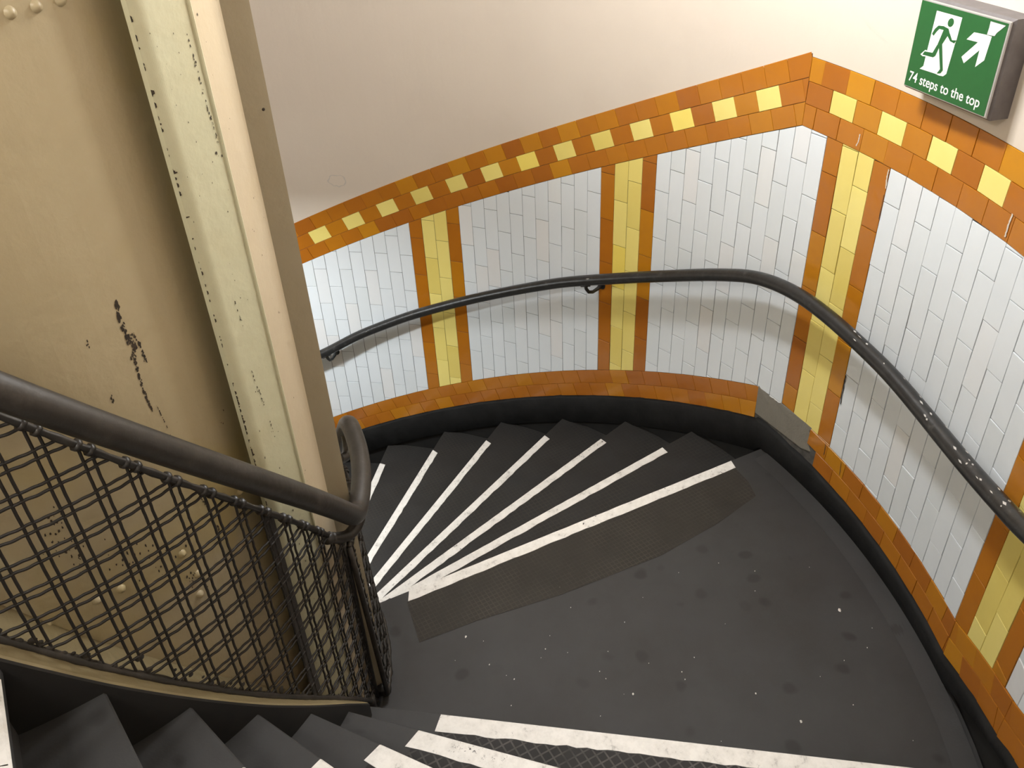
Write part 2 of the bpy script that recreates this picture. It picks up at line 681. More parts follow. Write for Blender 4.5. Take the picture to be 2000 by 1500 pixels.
# ---- border tiles, laid along the slope
def border(rows, base, segs, L, mitres, name, parent, skip=None):
    """rows: list of (n0, n1, [phase per segment], chooser); segs: list of (P0, slope, umin, umax, smin, smax)"""
    for gi, (P0, m_, umin, umax, smin, smax) in enumerate(segs):
        c = 1 / math.sqrt(1 + m_ * m_)
        t = (c, m_ * c)
        nn = (-m_ * c, c)
        for n0, n1, phs, chooser in rows:
            j = math.floor((umin - phs[gi]) / L)
            while phs[gi] + j * L < umax:
                a, b_ = phs[gi] + j * L, phs[gi] + (j + 1) * L
                poly = [(P0[0] + u * t[0] + n * nn[0], P0[1] + u * t[1] + n * nn[1]) for u, n in ((a, n0), (b_, n0), (b_, n1), (a, n1))]
                poly = clip(poly, -1, 0, -smin)
                if poly:
                    poly = clip(poly, 1, 0, smax)
                if poly:
                    cxm = sum(p[0] for p in poly) / len(poly)
                    czm = sum(p[1] for p in poly) / len(poly)
                    if not (skip and skip(cxm, czm)):
                        nm, mt = chooser(j)
                        if abs(area(poly)) < 0.6 * L * (n1 - n0):
                            nm, mt = 'amber_tile', ORANGE_T
                        tile(poly, mt, nm, parent, gap=0.0008, proud=0.0008)
                j += 1


LB = 0.11425
bed = MB()
ks = frange(-46 * W, 150 * W, 300)
bed.grid([[sp(s, RW + 0.0032, WT(s)) for s in ks], [sp(s, RW + 0.0032, BT(s) - 0.004) for s in ks]])
topb = bed.build('dado_border_band', GROUT, wall)
amb = lambda j: ('amber_tile', ORANGE_T)
# u of yellow centres measured from the kink
cL = 1 / math.sqrt(1 + 0.4145 ** 2)
uyl = (1.993 - SK) * cL + (1.498 - 1.437) * 0.4145 * cL
uyr = 2.338 - SK
yel = lambda j: ('yellow_tile', YELLOW_T) if j % 2 == 0 else ('amber_tile', ORANGE_T)
P0 = (SK, 1.437)
P1 = (SU, WT(SU))
segsT = [(P0, 0.4145, -3.3, 0.25, -12 * W, SK), (P0, -0.040, -0.05, 1.4, SK, SU), (P1, 0.25, -0.05, 0.6, SU, SU + 0.35)]
R3 = 0.0772
rowsT = [(0, R3, [uyl, uyr, 0.02, 0.0], amb),
        (R3, 2 * R3, [uyl - LB / 2, uyr - LB / 2, 0.0, LB / 2], yel),
        (2 * R3, 3 * R3 + 0.003, [uyl, uyr, 0.04, 0.0], amb)]
border(rowsT, WT, segsT, LB, None, '', topb)
bed = MB()
bed.grid([[sp(s, RW + 0.0032, SKT(s) - 0.03) for s in ks], [sp(s, RW + 0.0032, WB(s)) for s in ks]])
botb = bed.build('dado_foot_band', GROUT, wall)
P0b = (SK, 0.296)
P1b = (SU, WB(SU))
cB = 1 / math.sqrt(1 + 0.406 ** 2)
u1 = (1.651 - SK) * cB + (0.070 - 0.296) * 0.406 * cB
u2_ = (1.625 - SK) * cB + (-0.020 - 0.296) * 0.406 * cB
segsB = [(P0b, 0.406, -3.3, 0.25, -12 * W, 2.152), (P0b, -0.052, 0, 1.4, 2.152, SU), (P1b, 0.25, -0.05, 0.6, SU, SU + 0.35)]
inpatch = lambda x, z: 2.152 < x < 2.475
rowsB = [(-ROW, 0, [u1, 0.31, 0.02, 0.0], amb), (-2 * ROW, -ROW, [u2_, 0.31 + LB / 2, 0.07, LB / 2], amb)]
border(rowsB, WB, segsB, LB, None, '', botb, skip=inpatch)
# the same dado going on round the stair, out of the photograph: gathered into one piece per glaze
ACC = {}
for k in list(range(-45, -11)) + list(range(54, 148)):
    q = (k + 60) % 15
    if 60 <= k < 64:
        continue
    if q in (0, 3):
        column_tiles(k, ORANGE_T, 'amber_tile_run', wall)
    elif q in (1, 2):
        column_tiles(k, YELLOW_T, 'yellow_tile_run', wall)
    else:
        column_tiles(k, WHITE_T, 'white_tile_run', wall)
S4 = SU + 0.35
amb = lambda j: ('amber_tile_run', ORANGE_T)
yel_r = lambda j: ('yellow_tile_run', YELLOW_T) if j % 2 == 0 else ('amber_tile_run', ORANGE_T)
runT = [(a_, b_, p_, (yel_r if i == 1 else amb)) for i, (a_, b_, p_, c_) in enumerate(rowsT)]
runB = [(a_, b_, p_, amb) for a_, b_, p_, c_ in rowsB]
none = ((0, 0), 0.0, 0, -1, 0, 0)
border(runT, WT, [(P0, 0.4145, -6.6, -3.0, -45 * W, -12 * W), none, none, ((S4, WT(S4)), 0.41, -0.1, 8.4, S4, 148 * W)], LB, None, '', wall)
border(runB, WB, [(P0b, 0.406, -6.6, -3.0, -45 * W, -12 * W), none, none, ((S4, WB(S4)), 0.41, -0.1, 8.4, S4, 148 * W)], LB, None, '', wall)
for (nm, _), (mb, mt) in ACC.items():
    o = mb.build(nm, mt, wall)
    o['kind'] = 'stuff'
ACC = None

# mortar patch
mb = MB()
n = len(PATCH)
mb.add([sp(x, RW + 0.0036, z) for x, z in PATCH] + [sp(x, RW - 0.0005, z) for x, z in inset(PATCH[::-1], 0.001)[::-1]], [tuple(range(2 * n - 1, n - 1, -1))] + [(i, n + i, n + (i + 1) % n, (i + 1) % n) for i in range(n)])
pt = mb.build('mortar_patch', MORTAR, wall)
pt['label'] = 'grey mortar patch where border tiles are missing'



# small repairs and marks on the wall
def wall_strip(name, pts, w, mat, label, proud=0.0024):
    mb = MB()
    L_, R_ = [], []
    fine = []
    for i in range(len(pts) - 1):
        for k in range(6):
            t = k / 6
            fine.append((pts[i][0] + (pts[i + 1][0] - pts[i][0]) * t, pts[i][1] + (pts[i + 1][1] - pts[i][1]) * t))
    fine.append(pts[-1])
    for x, z in fine:
        a = w * random.uniform(0.35, 1.1)
        b_ = w * random.uniform(0.35, 1.1)
        L_.append(sp(x - a, RW - proud, z))
        R_.append(sp(x + b_, RW - proud, z))
    mb.grid([L_, R_])
    o = mb.build(name, mat, wall)
    o['label'] = label
    return o


FILLER = flat('pale_filler', (0.62, 0.55, 0.45), 0.8)
DIRT = flat('dark_joint_dirt', (0.045, 0.04, 0.035), 0.9)
GHOST = flat('faint_plaster_scuff', (0.56, 0.515, 0.465), 0.6)
wall_strip('joint_filler', [(3.128, 1.48), (3.126, 1.446), (3.127, 1.412)], 0.004, FILLER, 'pale filler in a cracked amber joint')
wall_strip('joint_filler', [(2.442, 1.482), (2.44, 1.454), (2.434, 1.44)], 0.003, FILLER, 'pale filler in a cracked amber joint')
wall_strip('joint_filler', [(2.597, 1.414), (2.598, 1.389), (2.602, 1.351)], 0.004, FILLER, 'pale filler beside the amber pilaster')
wall_strip('joint_crack', [(2.608, 0.623), (2.608, 0.583), (2.611, 0.492)], 0.004, DIRT, 'dark crack beside the amber pilaster')
wall_strip('joint_crack', [(2.600, 1.329), (2.602, 1.244)], 0.0022, DIRT, 'dark crack beside the amber pilaster')
wall_strip('joint_crack', [(2.581, 0.277), (2.583, 0.221)], 0.0018, DIRT, 'dark crack in the foot border')
wall_strip('joint_crack', [(2.683, 0.262), (2.690, 0.200)], 0.0018, DIRT, 'dark crack in the foot border')
for i, (cx_, cz_, rx_, rz_) in enumerate([(-0.385, 0.760, 0.055, 0.034)]):
    mb = MB()
    ring = []
    ring2 = []
    for k in range(22):
        a_ = 2 * math.pi * k / 22
        q_ = random.uniform(0.85, 1.1)
        ring.append(sp(cx_ + rx_ * q_ * math.cos(a_), RW + 0.0008, cz_ + rz_ * q_ * math.sin(a_)))
        q_ *= random.uniform(0.80, 0.93)
        ring2.append(sp(cx_ + rx_ * q_ * math.cos(a_), RW + 0.0008, cz_ + rz_ * q_ * math.sin(a_)))
    mb.grid([ring, ring2], closed=True)
    mb.build('plaster_scuff', GHOST, wall)['label'] = 'faint grey scuff ring on the plaster'

# ------------------------------------------------------------------ black skirting
mb = MB()
def skrow(s):
    zt = SKT(s)
    zb = SKB(s)
    th = s2t(s)
    if -73.4 < th <= -46.4:
        zb = 0.0
    j = 0.004 * math.sin(s * 23) + 0.003 * math.sin(s * 57 + 1)
    return [sp(s, RW + 0.003, zt + 0.001 + j * 0.6), sp(s, RW - 0.008, zt - 0.002 + j * 0.6), sp(s, RW - 0.016, zt - 0.012 + j * 0.4), sp(s, RW - 0.018, (zt + zb) / 2), sp(s, RW - 0.018, zb + 0.008), sp(s, RW - 0.012, zb), sp(s, RW + 0.003, zb)]


rows = [skrow(s) for s in sorted(frange(-35 * D2R * RW, 140 * D2R * RW, 260) + [SK, SU])]
mb.grid(rows)
sk = mb.build('baseboard_outer', BLACK_P, None, smooth=True)
tag(sk, 'black painted skirting following the stairs below the amber tiles', None, None, 'structure')

# ------------------------------------------------------------------ landing and steps
RIN, ROUT = 0.79, RW + 0.002
RISE = 0.178


def wedge(z, thk, front, back, mats, name, parent, nose=0.018):
    """front/back: functions r -> theta (nosing edge, rear edge); slab with rounded nosing"""
    mb = MB()
    rs = frange(RIN, ROUT, 14)
    nb = 10
    top = []
    for j in range(nb + 1):
        row = []
        for r in rs:
            a = front(r) + (back(r) - front(r)) * j / nb
            row.append(cp(a, r, z))
        top.append(row)
    # round the nosing
    fr = [[cp(front(r) + 0.0 / r, r, z - nose) for r in rs], [cp(front(r), r, z - 0.006) for r in rs],
          [cp(front(r) + (0.004 / r / D2R) * (-1 if back(r) < front(r) else 1), r, z) for r in rs]]
    low = [[cp(front(r) + (0.03 / r / D2R) * (-1 if back(r) < front(r) else 1), r, z - nose - 0.004) for r in rs],
           [cp(front(r) + (0.03 / r / D2R) * (-1 if back(r) < front(r) else 1), r, z - thk) for r in rs],
           [cp(back(r), r, z - thk) for r in rs], [cp(back(r), r, z) for r in rs]]
    mb.grid([low[1], low[0], fr[0], fr[1], fr[2]] + top[1:] + [low[2], low[1]])
    return mb.build(name, mats, parent)


def strip(z, front, r0, r1, w, name, parent, mat=None, ragged=0.004, sgn=-1, lift=0.0016, y0=0.004):
    """white tape along a nosing: w wide, slightly ragged rear edge"""
    mb = MB()
    rs = frange(r0, r1, 46)
    f_, g_, e_ = [], [], []
    for i, r in enumerate(rs):
        a = front(r)
        jag = random.uniform(-ragged, ragged) * 0.6
        j0 = random.uniform(0, 0.0015)
        endj = 0.010 * random.random() if i in (0, len(rs) - 1) else 0
        f_.append(cp(a + sgn * ((y0 + j0) / r / D2R), r + endj, z + lift))
        g_.append(cp(a + sgn * ((y0 + w + jag) / r / D2R), r - endj, z + lift))
        e_.append(cp(a + sgn * (0.0005 / r / D2R), r + endj, z - 0.004))
    mb.grid([e_, f_, g_, [(p[0], p[1], p[2] - lift) for p in g_]])
    n = len(rs)
    return mb.build(name, mat or STRIP, parent)


# landing
TH0, THU = -46.5, -82.4
landing = wedge(0.0, 0.30, lambda r: TH0, lambda r: THU - 3.5, FLOOR, 'floor', None)
tag(landing, 'dark grey stair landing with gum marks and a white nosing line', None, None, 'structure')
# coved edge of the floor covering against the skirting
mb = MB()
rows = []
for th in frange(TH0 - 1.0, THU + 1.0, 40):
    rows.append([cp(th, RW - 0.088, 0.0010), cp(th, RW - 0.062, 0.004), cp(th, RW - 0.036, 0.007), cp(th, RW - 0.017, 0.009)])
mb.grid(rows)
mb.build('coved_edge', FLOOR, landing, smooth=True)['label'] = 'coved edge of the floor covering'
strip(0.0, lambda r: TH0, 1.035, 2.56, 0.047, 'nosing_strip', landing)['label'] = 'long white painted nosing line at the head of the lower flight'
# worn lattice plate behind the landing nosing
mb = MB()
back = [(1.02, 0.245), (1.23, 0.256), (1.57, 0.300), (2.0, 0.318), (2.29, 0.285), (2.52, 0.235), (2.545, 0.15), (2.55, 0.056)]
vs = [cp(TH0 - 0.052 / r / D2R, r, 0.0010) for r in (1.02, 1.4, 1.8, 2.2, 2.55)][::-1]
vs += [cp(TH0 - math.asin(y / r) / D2R, r, 0.0010) for r, y in back]
mb.add(vs, [tuple(range(len(vs)))])
mb.build('lattice_plate', PLATE, landing)['label'] = 'brown worn iron lattice plate behind the nosing'

stair = empty('staircase')
tag(stair, 'spiral stair flights with dark treads and white painted nosings', 'staircase')
DOWN = [-37.4, -28.2, -19.2, -10.2, -1.7, 6.9, 15.9, 24.9, 33.9, 42.9, 51.9, 60.9, 69.9]
prev = TH0
for i, a in enumerate(DOWN):
    z = -RISE * (i + 1)
    st = wedge(z, 0.30, (lambda r, a=a: a), (lambda r, p=prev: p - 2.2), TREAD, 'step', stair)
    strip(z, (lambda r, a=a: a), 1.0 + 0.02 * random.random(), 2.52 + 0.02 * random.random(), 0.040, 'nosing_strip', st)
    prev = a
UPS = [-82.4, -91.1, -99.5, -108.2, -116.3, -124.3, -132.1, -140, -148, -156]


def upfront(i):
    a = UPS[i]
    return lambda r: a


for i in range(len(UPS)):
    z = RISE * (i + 1)
    fr = upfront(i)
    bk = upfront(i + 1) if i + 1 < len(UPS) else (lambda r: UPS[-1] - 12)
    st = wedge(z, 0.30, fr, (lambda r, bk=bk: bk(r) - 2.2), FLOOR, 'step', stair)
    r0 = 1.125
    s_ = strip(z, fr, r0, 2.50, 0.055 if i else 0.056, 'nosing_strip', st, ragged=0.006)
    # diamond plate behind the strip
    mb = MB()
    rs = frange(r0 + 0.01, 2.5, 12)
    mb.grid([[cp(fr(r) - 0.060 / r / D2R, r, z + 0.0008) for r in rs], [cp(fr(r) - 0.155 / r / D2R, r, z + 0.0008) for r in rs]], flip=True)
    mb.build('diamond_plate', STUD, st)
    if i == 6:
        s2_ = strip(z, fr, 0.945, 1.13, 0.020, 'nosing_strip', st, ragged=0.005)
        s2_['label'] = 'narrow worn grey-white edge of the nosing'

# inner black string with a cream ledge that carries the mesh
LEDGE = interp([(-131.6, 1.264), (-127.9, 1.182), (-123.7, 1.086), (-118.9, 0.981), (-113.3, 0.859), (-106.7, 0.716), (-100.0, 0.576), (-90.9, 0.386), (-84.0, 0.232)])
mb = MB()
rows = []
led = []
for th in frange(-84.4, -175, 110):
    zt = LEDGE(th)
    rows.append([cp(th, 0.755, zt - 0.02), cp(th, 0.904, zt - 0.006), cp(th, 0.917, zt - 0.003), cp(th, 0.920, zt - 0.010), cp(th, 0.920, zt - 0.6)])
    led.append([cp(th, 0.755, zt - 0.004), cp(th, 0.911, zt), cp(th, 0.917, zt - 0.003)])
mb.grid(rows, flip=True)
n_ = len(mb.v)
mb.v += rows[0]
mb.f.append([n_ + k for k in range(5)])
mb.m.append(0)
rows = []
for th in frange(-72, -84.4, 14):
    zt = max(0.012, LEDGE(th) - 0.03)
    rows.append([cp(th, 0.74, -0.1), cp(th, 0.755, zt), cp(th, 0.888, zt), cp(th, 0.894, zt - 0.006), cp(th, 0.894, -0.1)])
mb.grid(rows, flip=True)
rows = []
for th in frange(75, -72, 150):
    zt = nose_z(th) - 0.008 if th > -46.4 else 0.004
    rows.append([cp(th, 0.755, zt - 0.6), cp(th, 0.755, zt), cp(th, 0.845, zt), cp(th, 0.85, zt - 0.005), cp(th, 0.85, zt - 0.6)])
mb.grid(rows, flip=True)
strg = mb.build('trim_1', STRING_P, None)
tag(strg, 'black inner stair string at the foot of the cream shaft', None, None, 'structure')
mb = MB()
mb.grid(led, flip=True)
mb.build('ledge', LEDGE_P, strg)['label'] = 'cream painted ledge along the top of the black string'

# ------------------------------------------------------------------ ceiling: underside of the turn of stair above
mb = MB()
rows = [[cp(th, 0.7, 6.6 + (-46 - th) * 0.0176), cp(th, RW + 0.01, 6.6 + (-46 - th) * 0.0176)] for th in frange(150, -205, 120)]
mb.grid(rows)
ceil = mb.build('ceiling', SOFFIT, None)
tag(ceil, 'pale painted underside of the stair turn above', None, None, 'structure')

# ------------------------------------------------------------------ central shaft
RS = 0.764
shaft = empty('central_shaft')
tag(shaft, 'round cream painted steel shaft with rivets and rust scuffs', 'shaft')
for a, b_ in ((-40, -160), (-160, -280), (-280, -400)):
    g_ = 0.0012 / RS / D2R
    mb = MB()
    ths = frange(a - g_, b_ + g_, 40)
    z1, z2 = -3.2, 6.6
    mb.grid([[cp(t, RS - 0.012, z1) for t in ths], [cp(t, RS, z1) for t in ths], [cp(t, RS, z2) for t in ths], [cp(t, RS - 0.012, z2) for t in ths]])
    for t in (ths[0], ths[-1]):
        mb.add([cp(t, RS, z1), cp(t, RS - 0.012, z1), cp(t, RS - 0.012, z2), cp(t, RS, z2)], [(0, 1, 2, 3)])
    mb.build('steel_plate', CREAM_SHAFT, shaft)
mb = MB()
mb.grid([[cp(t, RS - 0.010, -3.2) for t in frange(0, 360, 48)], [cp(t, RS - 0.010, 6.6) for t in frange(0, 360, 48)]])
mb.build('inner_drum', RUST, shaft)


def remap(th, z, r1=0.74):
    """move a mark read off for radius r1 to the shaft radius along the same sight line"""
    rc, a0 = math.hypot(CAM[0], CAM[1]), math.atan2(CAM[1], CAM[0]) / D2R
    ph = (th - a0) * D2R
    dx, dy = rc - r1 * math.cos(ph), r1 * math.sin(ph)
    Dg, d1 = math.atan2(dy, dx), math.hypot(dx, dy)
    p = rc * math.sin(Dg)
    ph2 = math.asin(max(-1, min(1, p / RS))) - Dg
    d2 = math.hypot(rc - RS * math.cos(ph2), RS * math.sin(ph2))
    return a0 + ph2 / D2R, CAM[2] + (z - CAM[2]) * d2 / d1


riv = [(-101.3, 2.214), (-97.7, 2.214), (-94.0, 2.214), (-104.9, 2.214), (-115.9, 1.120), (-119.7, 1.127), (-127.2, 1.132), (-131.0, 1.134), (-88.7, 1.109), (-104.2, 0.962), (-104.7, 1.10), (-103.2, 1.017), (-134.8, 1.135)]
for t, z in [remap(*q) for q in riv]:
    mb = MB()
    d = cp(t, 1, 0)
    mb.dome(cp(t, RS - 0.001, z), d, 0.0105, 0.010, 12)
    mb.build('rivet', CREAM_SHAFT, shaft, smooth=True)


# ---- rust scuffs: clusters of small irregular flakes where the paint is gone
def flakes(name, path, n, width, size, surf, parent, mat=RUST, elong=2.0, dens=None):
    """path: (u, v) polyline; surf(u, v) -> point just proud of the surface, u and v in metres"""
    mb = MB()
    segl = [math.hypot(path[i + 1][0] - path[i][0], path[i + 1][1] - path[i][1]) for i in range(len(path) - 1)]
    tot = sum(segl)
    for _ in range(n):
        d = random.random() * tot
        i = 0
        while i < len(segl) - 1 and d > segl[i]:
            d -= segl[i]
            i += 1
        t = d / segl[i]
        u = path[i][0] + (path[i + 1][0] - path[i][0]) * t + random.gauss(0, width)
        v = path[i][1] + (path[i + 1][1] - path[i][1]) * t + random.gauss(0, width)
        s = size * random.uniform(0.35, 1.3)
        k = random.randint(5, 7)
        a0 = random.random() * 6.28
        pts = []
        for j in range(k):
            a = a0 + 2 * math.pi * j / k
            q = s * random.uniform(0.55, 1.2)
            pts.append(surf(u + q * math.cos(a) / math.sqrt(elong), v + q * math.sin(a) * math.sqrt(elong)))
        mb.add(pts, [tuple(range(k))])
    o = mb.build(name, mat, parent)
    return o


def shaft_surf(u, v):
    t, z = remap(u / 0.74 / D2R, v)
    return cp(t, RS + 0.0007, z)


def su(th):
    return th * D2R * 0.74


for path, n_, w_, sz in (
        ([(su(-100.9), 1.712), (su(-101.1), 1.678)], 34, 0.0018, 0.0036),
        ([(su(-101.1), 1.668), (su(-100.7), 1.63), (su(-100.2), 1.612), (su(-101.2), 1.592)], 80, 0.0034, 0.0028),
        ([(su(-99.8), 1.645), (su(-99.4), 1.60), (su(-99.2), 1.565)], 40, 0.0022, 0.0024),
        ([(su(-101.0), 1.59), (su(-101.3), 1.52), (su(-101.1), 1.462)], 70, 0.0014, 0.0030),
        ([(su(-100.1), 1.47), (su(-99.7), 1.428), (su(-99.4), 1.375)], 26, 0.0005, 0.0016),
        ([(su(-97.9), 1.20), (su(-97.1), 1.16), (su(-96.2), 1.066)], 40, 0.0014, 0.0028),
        ([(su(-106.8), 1.677), (su(-107.1), 1.657)], 6, 0.0014, 0.0022),
        ([(su(-106.5), 1.545), (su(-106.4), 1.530)], 7, 0.0012, 0.0024)):
    flakes('rust_scuff', path, n_, w_, sz, shaft_surf, shaft)['label'] = 'dark rusty scuffs where the cream paint is worn away'
for path, n_, w_, sz in (
        ([(su(-120.2), 1.40), (su(-121), 1.31), (su(-119.5), 1.22)], 40, 0.012, 0.0028),
        ([(su(-116.5), 1.22), (su(-111), 1.18), (su(-108), 1.10)], 40, 0.018, 0.0030),
        ([(su(-104.8), 1.12), (su(-104), 0.96)], 26, 0.014, 0.0028),
        ([(su(-89), 1.315), (su(-87), 1.33)], 5, 0.006, 0.0020)):
    o = flakes('paint_speckle', path, n_, w_, sz, shaft_surf, shaft)
    o['kind'] = 'stuff'

# ------------------------------------------------------------------ cream steel column standing against the shaft
colm = empty('steel_column')
tag(colm, 'cream painted folded steel column with chipped edge beside the mesh balustrade', 'column')


def onray(bear, P, ang):
    """point on the line from P with direction ang (deg) seen at bearing bear (deg) from the camera plan position"""
    tb = math.tan(bear * D2R)
    ux, uy = math.cos(ang * D2R), math.sin(ang * D2R)
    dx, dy = P[0] - CAM[0], P[1] - CAM[1]
    s = (tb * dx - dy) / (uy - tb * ux)
    return (P[0] + s * ux, P[1] + s * uy)


Bc = (0.832 * math.cos(-88.8 * D2R), 0.832 * math.sin(-88.8 * D2R))
Cc = onray(36.2, Bc, -4)
Dc = onray(34.45, Cc, 11)
Fc = onray(32.75, Dc, -36)
Ac = onray(39.55, Bc, 146)
ZB, ZT = -0.02, 6.6


def prism(pts, z1, z2, name, mat, parent, nz=1, closed=True):
    mb = MB()
    zs = frange(z1, z2, nz)
    mb.grid([[(p[0], p[1], z) for p in pts] for z in zs], closed=closed)
    if closed:
        n = len(pts)
        mb.f.append(list(range(n - 1, -1, -1)))
        mb.m.append(0)
        e = len(mb.v) - n
        mb.f.append(list(range(e, e + n)))
        mb.m.append(0)
    return mb.build(name, mat, parent)


def vadd(p, q, k):
    return (p[0] + q[0] * k, p[1] + q[1] * k)


def inward(p, d):
    l = math.hypot(*p)
    return (p[0] * (1 - d / l), p[1] * (1 - d / l))


# rounded fold between rim and face
fold = []
for t in frange(0, 1, 6):
    q = ((1 - t) ** 2, 2 * t * (1 - t), t * t)
    E1 = vadd(Bc, (Ac[0] - Bc[0], Ac[1] - Bc[1]), 0.45)
    E2 = vadd(Bc, (Cc[0] - Bc[0], Cc[1] - Bc[1]), 0.10)
    fold.append((E1[0] * q[0] + Bc[0] * q[1] + E2[0] * q[2], E1[1] * q[0] + Bc[1] * q[1] + E2[1] * q[2]))
outer = [Ac] + fold + [vadd(Cc, (Bc[0] - Cc[0], Bc[1] - Cc[1]), 0.02)]
inner = [inward(p, 0.010) for p in outer]
prism(outer + inner[::-1], ZB, ZT, 'front_plate', CREAM_COL, colm)
# raised bead between front plate and bevel plate
mb = MB()
mb.tube([(Cc[0], Cc[1], ZB), (Cc[0], Cc[1], ZT)], 0.0045, 8)
mb.build('weld_bead', CREAM_COL, colm)
pr = [Cc, Dc, inward(Dc, 0.012), inward(Cc, 0.012)]
prism(pr, ZB, ZT, 'bevel_plate', CREAM_FACET, colm)
dn = (math.cos(-36 * D2R + math.pi / 2), math.sin(-36 * D2R + math.pi / 2))
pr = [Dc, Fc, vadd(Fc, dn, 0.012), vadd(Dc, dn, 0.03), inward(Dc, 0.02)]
prism(pr, ZB, ZT, 'projecting_flange', FLANGE_P, colm)['label'] = 'flange facing the lower flight, its shade put into the paint colour'
back = [inward(Dc, 0.014), vadd(Dc, dn, 0.028), (0.760 * math.cos(-56 * D2R), 0.760 * math.sin(-56 * D2R)), (0.70 * math.cos(-60 * D2R), 0.70 * math.sin(-60 * D2R)),
        (0.70 * math.cos(-80 * D2R), 0.70 * math.sin(-80 * D2R)), (0.760 * math.cos(-82 * D2R), 0.760 * math.sin(-82 * D2R)), inward(vadd(Bc, (Cc[0] - Bc[0], Cc[1] - Bc[1]), 0.6), 0.013), inward(Cc, 0.015)]
prism(back, ZB, ZT, 'core', CREAM_COL, colm)


def face_surf(P, Q):
    l = math.hypot(Q[0] - P[0], Q[1] - P[1])
    ux, uy = (Q[0] - P[0]) / l, (Q[1] - P[1]) / l
    nx, ny = uy, -ux
    return (lambda u, v: (P[0] + ux * u + nx * 0.0008, P[1] + uy * u + ny * 0.0008, v)), l


fs, fl = face_surf(Bc, Cc)
for path, n_, w_, sz in (
        ([(fl * 0.80, 2.13), (fl * 0.86, 1.99), (fl * 0.93, 1.90)], 46, 0.0012, 0.0022),
        ([(fl * 0.80, 1.915), (fl * 0.82, 1.905)], 8, 0.001, 0.002),
        ([(fl * 0.33, 1.62), (fl * 0.40, 1.54)], 14, 0.0012, 0.0018),
        ([(fl * 0.30, 1.45), (fl * 0.36, 1.40), (fl * 0.40, 1.35)], 18, 0.0015, 0.002),
        ([(fl * 0.45, 1.30), (fl * 0.48, 1.25)], 10, 0.0012, 0.0018),
        ([(fl * 0.30, 1.2), (fl * 0.55, 0.9), (fl * 0.6, 0.3)], 40, 0.02, 0.0022),
        ([(fl * 0.1, 2.2), (fl * 0.5, 1.7), (fl * 0.6, 1.2)], 34, 0.025, 0.0014)):
    o = flakes('paint_chip', path, n_, w_, sz, fs, colm)
    o['label'] = 'dark chips in the cream paint'
    if w_ > 0.01:
        o['kind'] = 'stuff'
mb = MB()
for _ in range(150):
    z = random.uniform(0.7, 2.3) if random.random() < 0.7 else random.uniform(1.1, 1.45)
    k = random.uniform(0.0015, 0.006)
    q = vadd(Ac, (Bc[0] - Ac[0], Bc[1] - Ac[1]), -0.02)
    nr = (math.cos(-124 * D2R) * 0.001, math.sin(-124 * D2R) * 0.001)
    wv = random.uniform(0.03, 0.16) * (2.2 if random.random() < 0.08 else 1)
    q2 = vadd(q, (Bc[0] - Ac[0], Bc[1] - Ac[1]), wv)
    mb.add([(q[0] + nr[0], q[1] + nr[1], z - k), (q2[0] + nr[0], q2[1] + nr[1], z - k * 0.6), (q2[0] + nr[0], q2[1] + nr[1], z + k * 0.5), (q[0] + nr[0], q[1] + nr[1], z + k)], [(0, 1, 2, 3)])
mb.build('edge_chip', RUST, colm)['label'] = 'rusty chips along the left edge'
fs2, fl2 = face_surf(Dc, Fc)
mb = MB()
pz = 1.94
c0 = fs2(fl2 * 0.72, pz)
mb.dome(c0, (math.sin(-36 * D2R), -math.cos(-36 * D2R), 0), 0.0035, 0.001, 10)
mb.build('bolt_hole', RUST, colm)['label'] = 'small dark bolt hole'
fs3, fl3 = face_surf(Cc, Dc)
flakes('paint_chip', [(fl3 * 0.1, 2.2), (fl3 * 0.6, 1.8), (fl3 * 0.3, 1.2), (fl3 * 0.2, 0.8)], 22, 0.02, 0.0016, fs3, colm)['kind'] = 'stuff'

# ------------------------------------------------------------------ inner handrail
RI = 0.934
KU = -75.5
inner_line = interp([(-170, 0.862 + (170 + KU) * 0.0197), (KU, 0.862), (-48, 0.862), (60, 0.862 - 108 * 0.0198)])
ihz = smoothf(inner_line, 2.2)
irail = empty('inner_handrail')
tag(irail, 'thick black iron handrail curling round the cream shaft', 'handrail')
mb = MB()
mb.tube([cp(t, RI, ihz(t)) for t in frange(-170, 45, 240)], 0.0285, 16)
mb.build('rail', IRON, irail, smooth=True)
for t0, dz in ((-72.0, 0.0), (-45, 0.0), (-112 - 26, 0.0)):
    mb = MB()
    zz = ihz(t0)
    pts = [cp(t0, RI, zz - 0.010), cp(t0 - 0.8, RI - 0.003, zz - 0.040), cp(t0 - 2.2, RI - 0.012, zz - 0.058), cp(t0 - 3.8, RI - 0.029, zz - 0.064), cp(t0 - 5.4, RI - 0.046, zz - 0.048), cp(t0 - 6.9, RI - 0.059, zz - 0.026)]
    sm_ = []
    for i in range(len(pts) - 1):
        for k in range(4):
            a, b2 = Vector(pts[i]), Vector(pts[i + 1])
            sm_.append(a.lerp(b2, k / 4))
    sm_.append(Vector(pts[-1]))
    for _ in range(2):
        sm_ = [sm_[0]] + [(sm_[i - 1] + sm_[i] * 2 + sm_[i + 1]) / 4 for i in range(1, len(sm_) - 1)] + [sm_[-1]]
    nn_ = len(sm_)
    mb.tube(sm_, [0.021 - 0.005 * min(1, i / nn_ * 1.6) for i in range(nn_)], 12)
    mb.build('bracket', IRON, irail, smooth=True)
    mb = MB()
    mb.tube([cp(t0 - 8.2, 0.870, zz - 0.010), cp(t0 - 5.6, 0.876, zz - 0.045)], 0.016, 10)
    mb.build('clamp', IRON, irail, smooth=True)


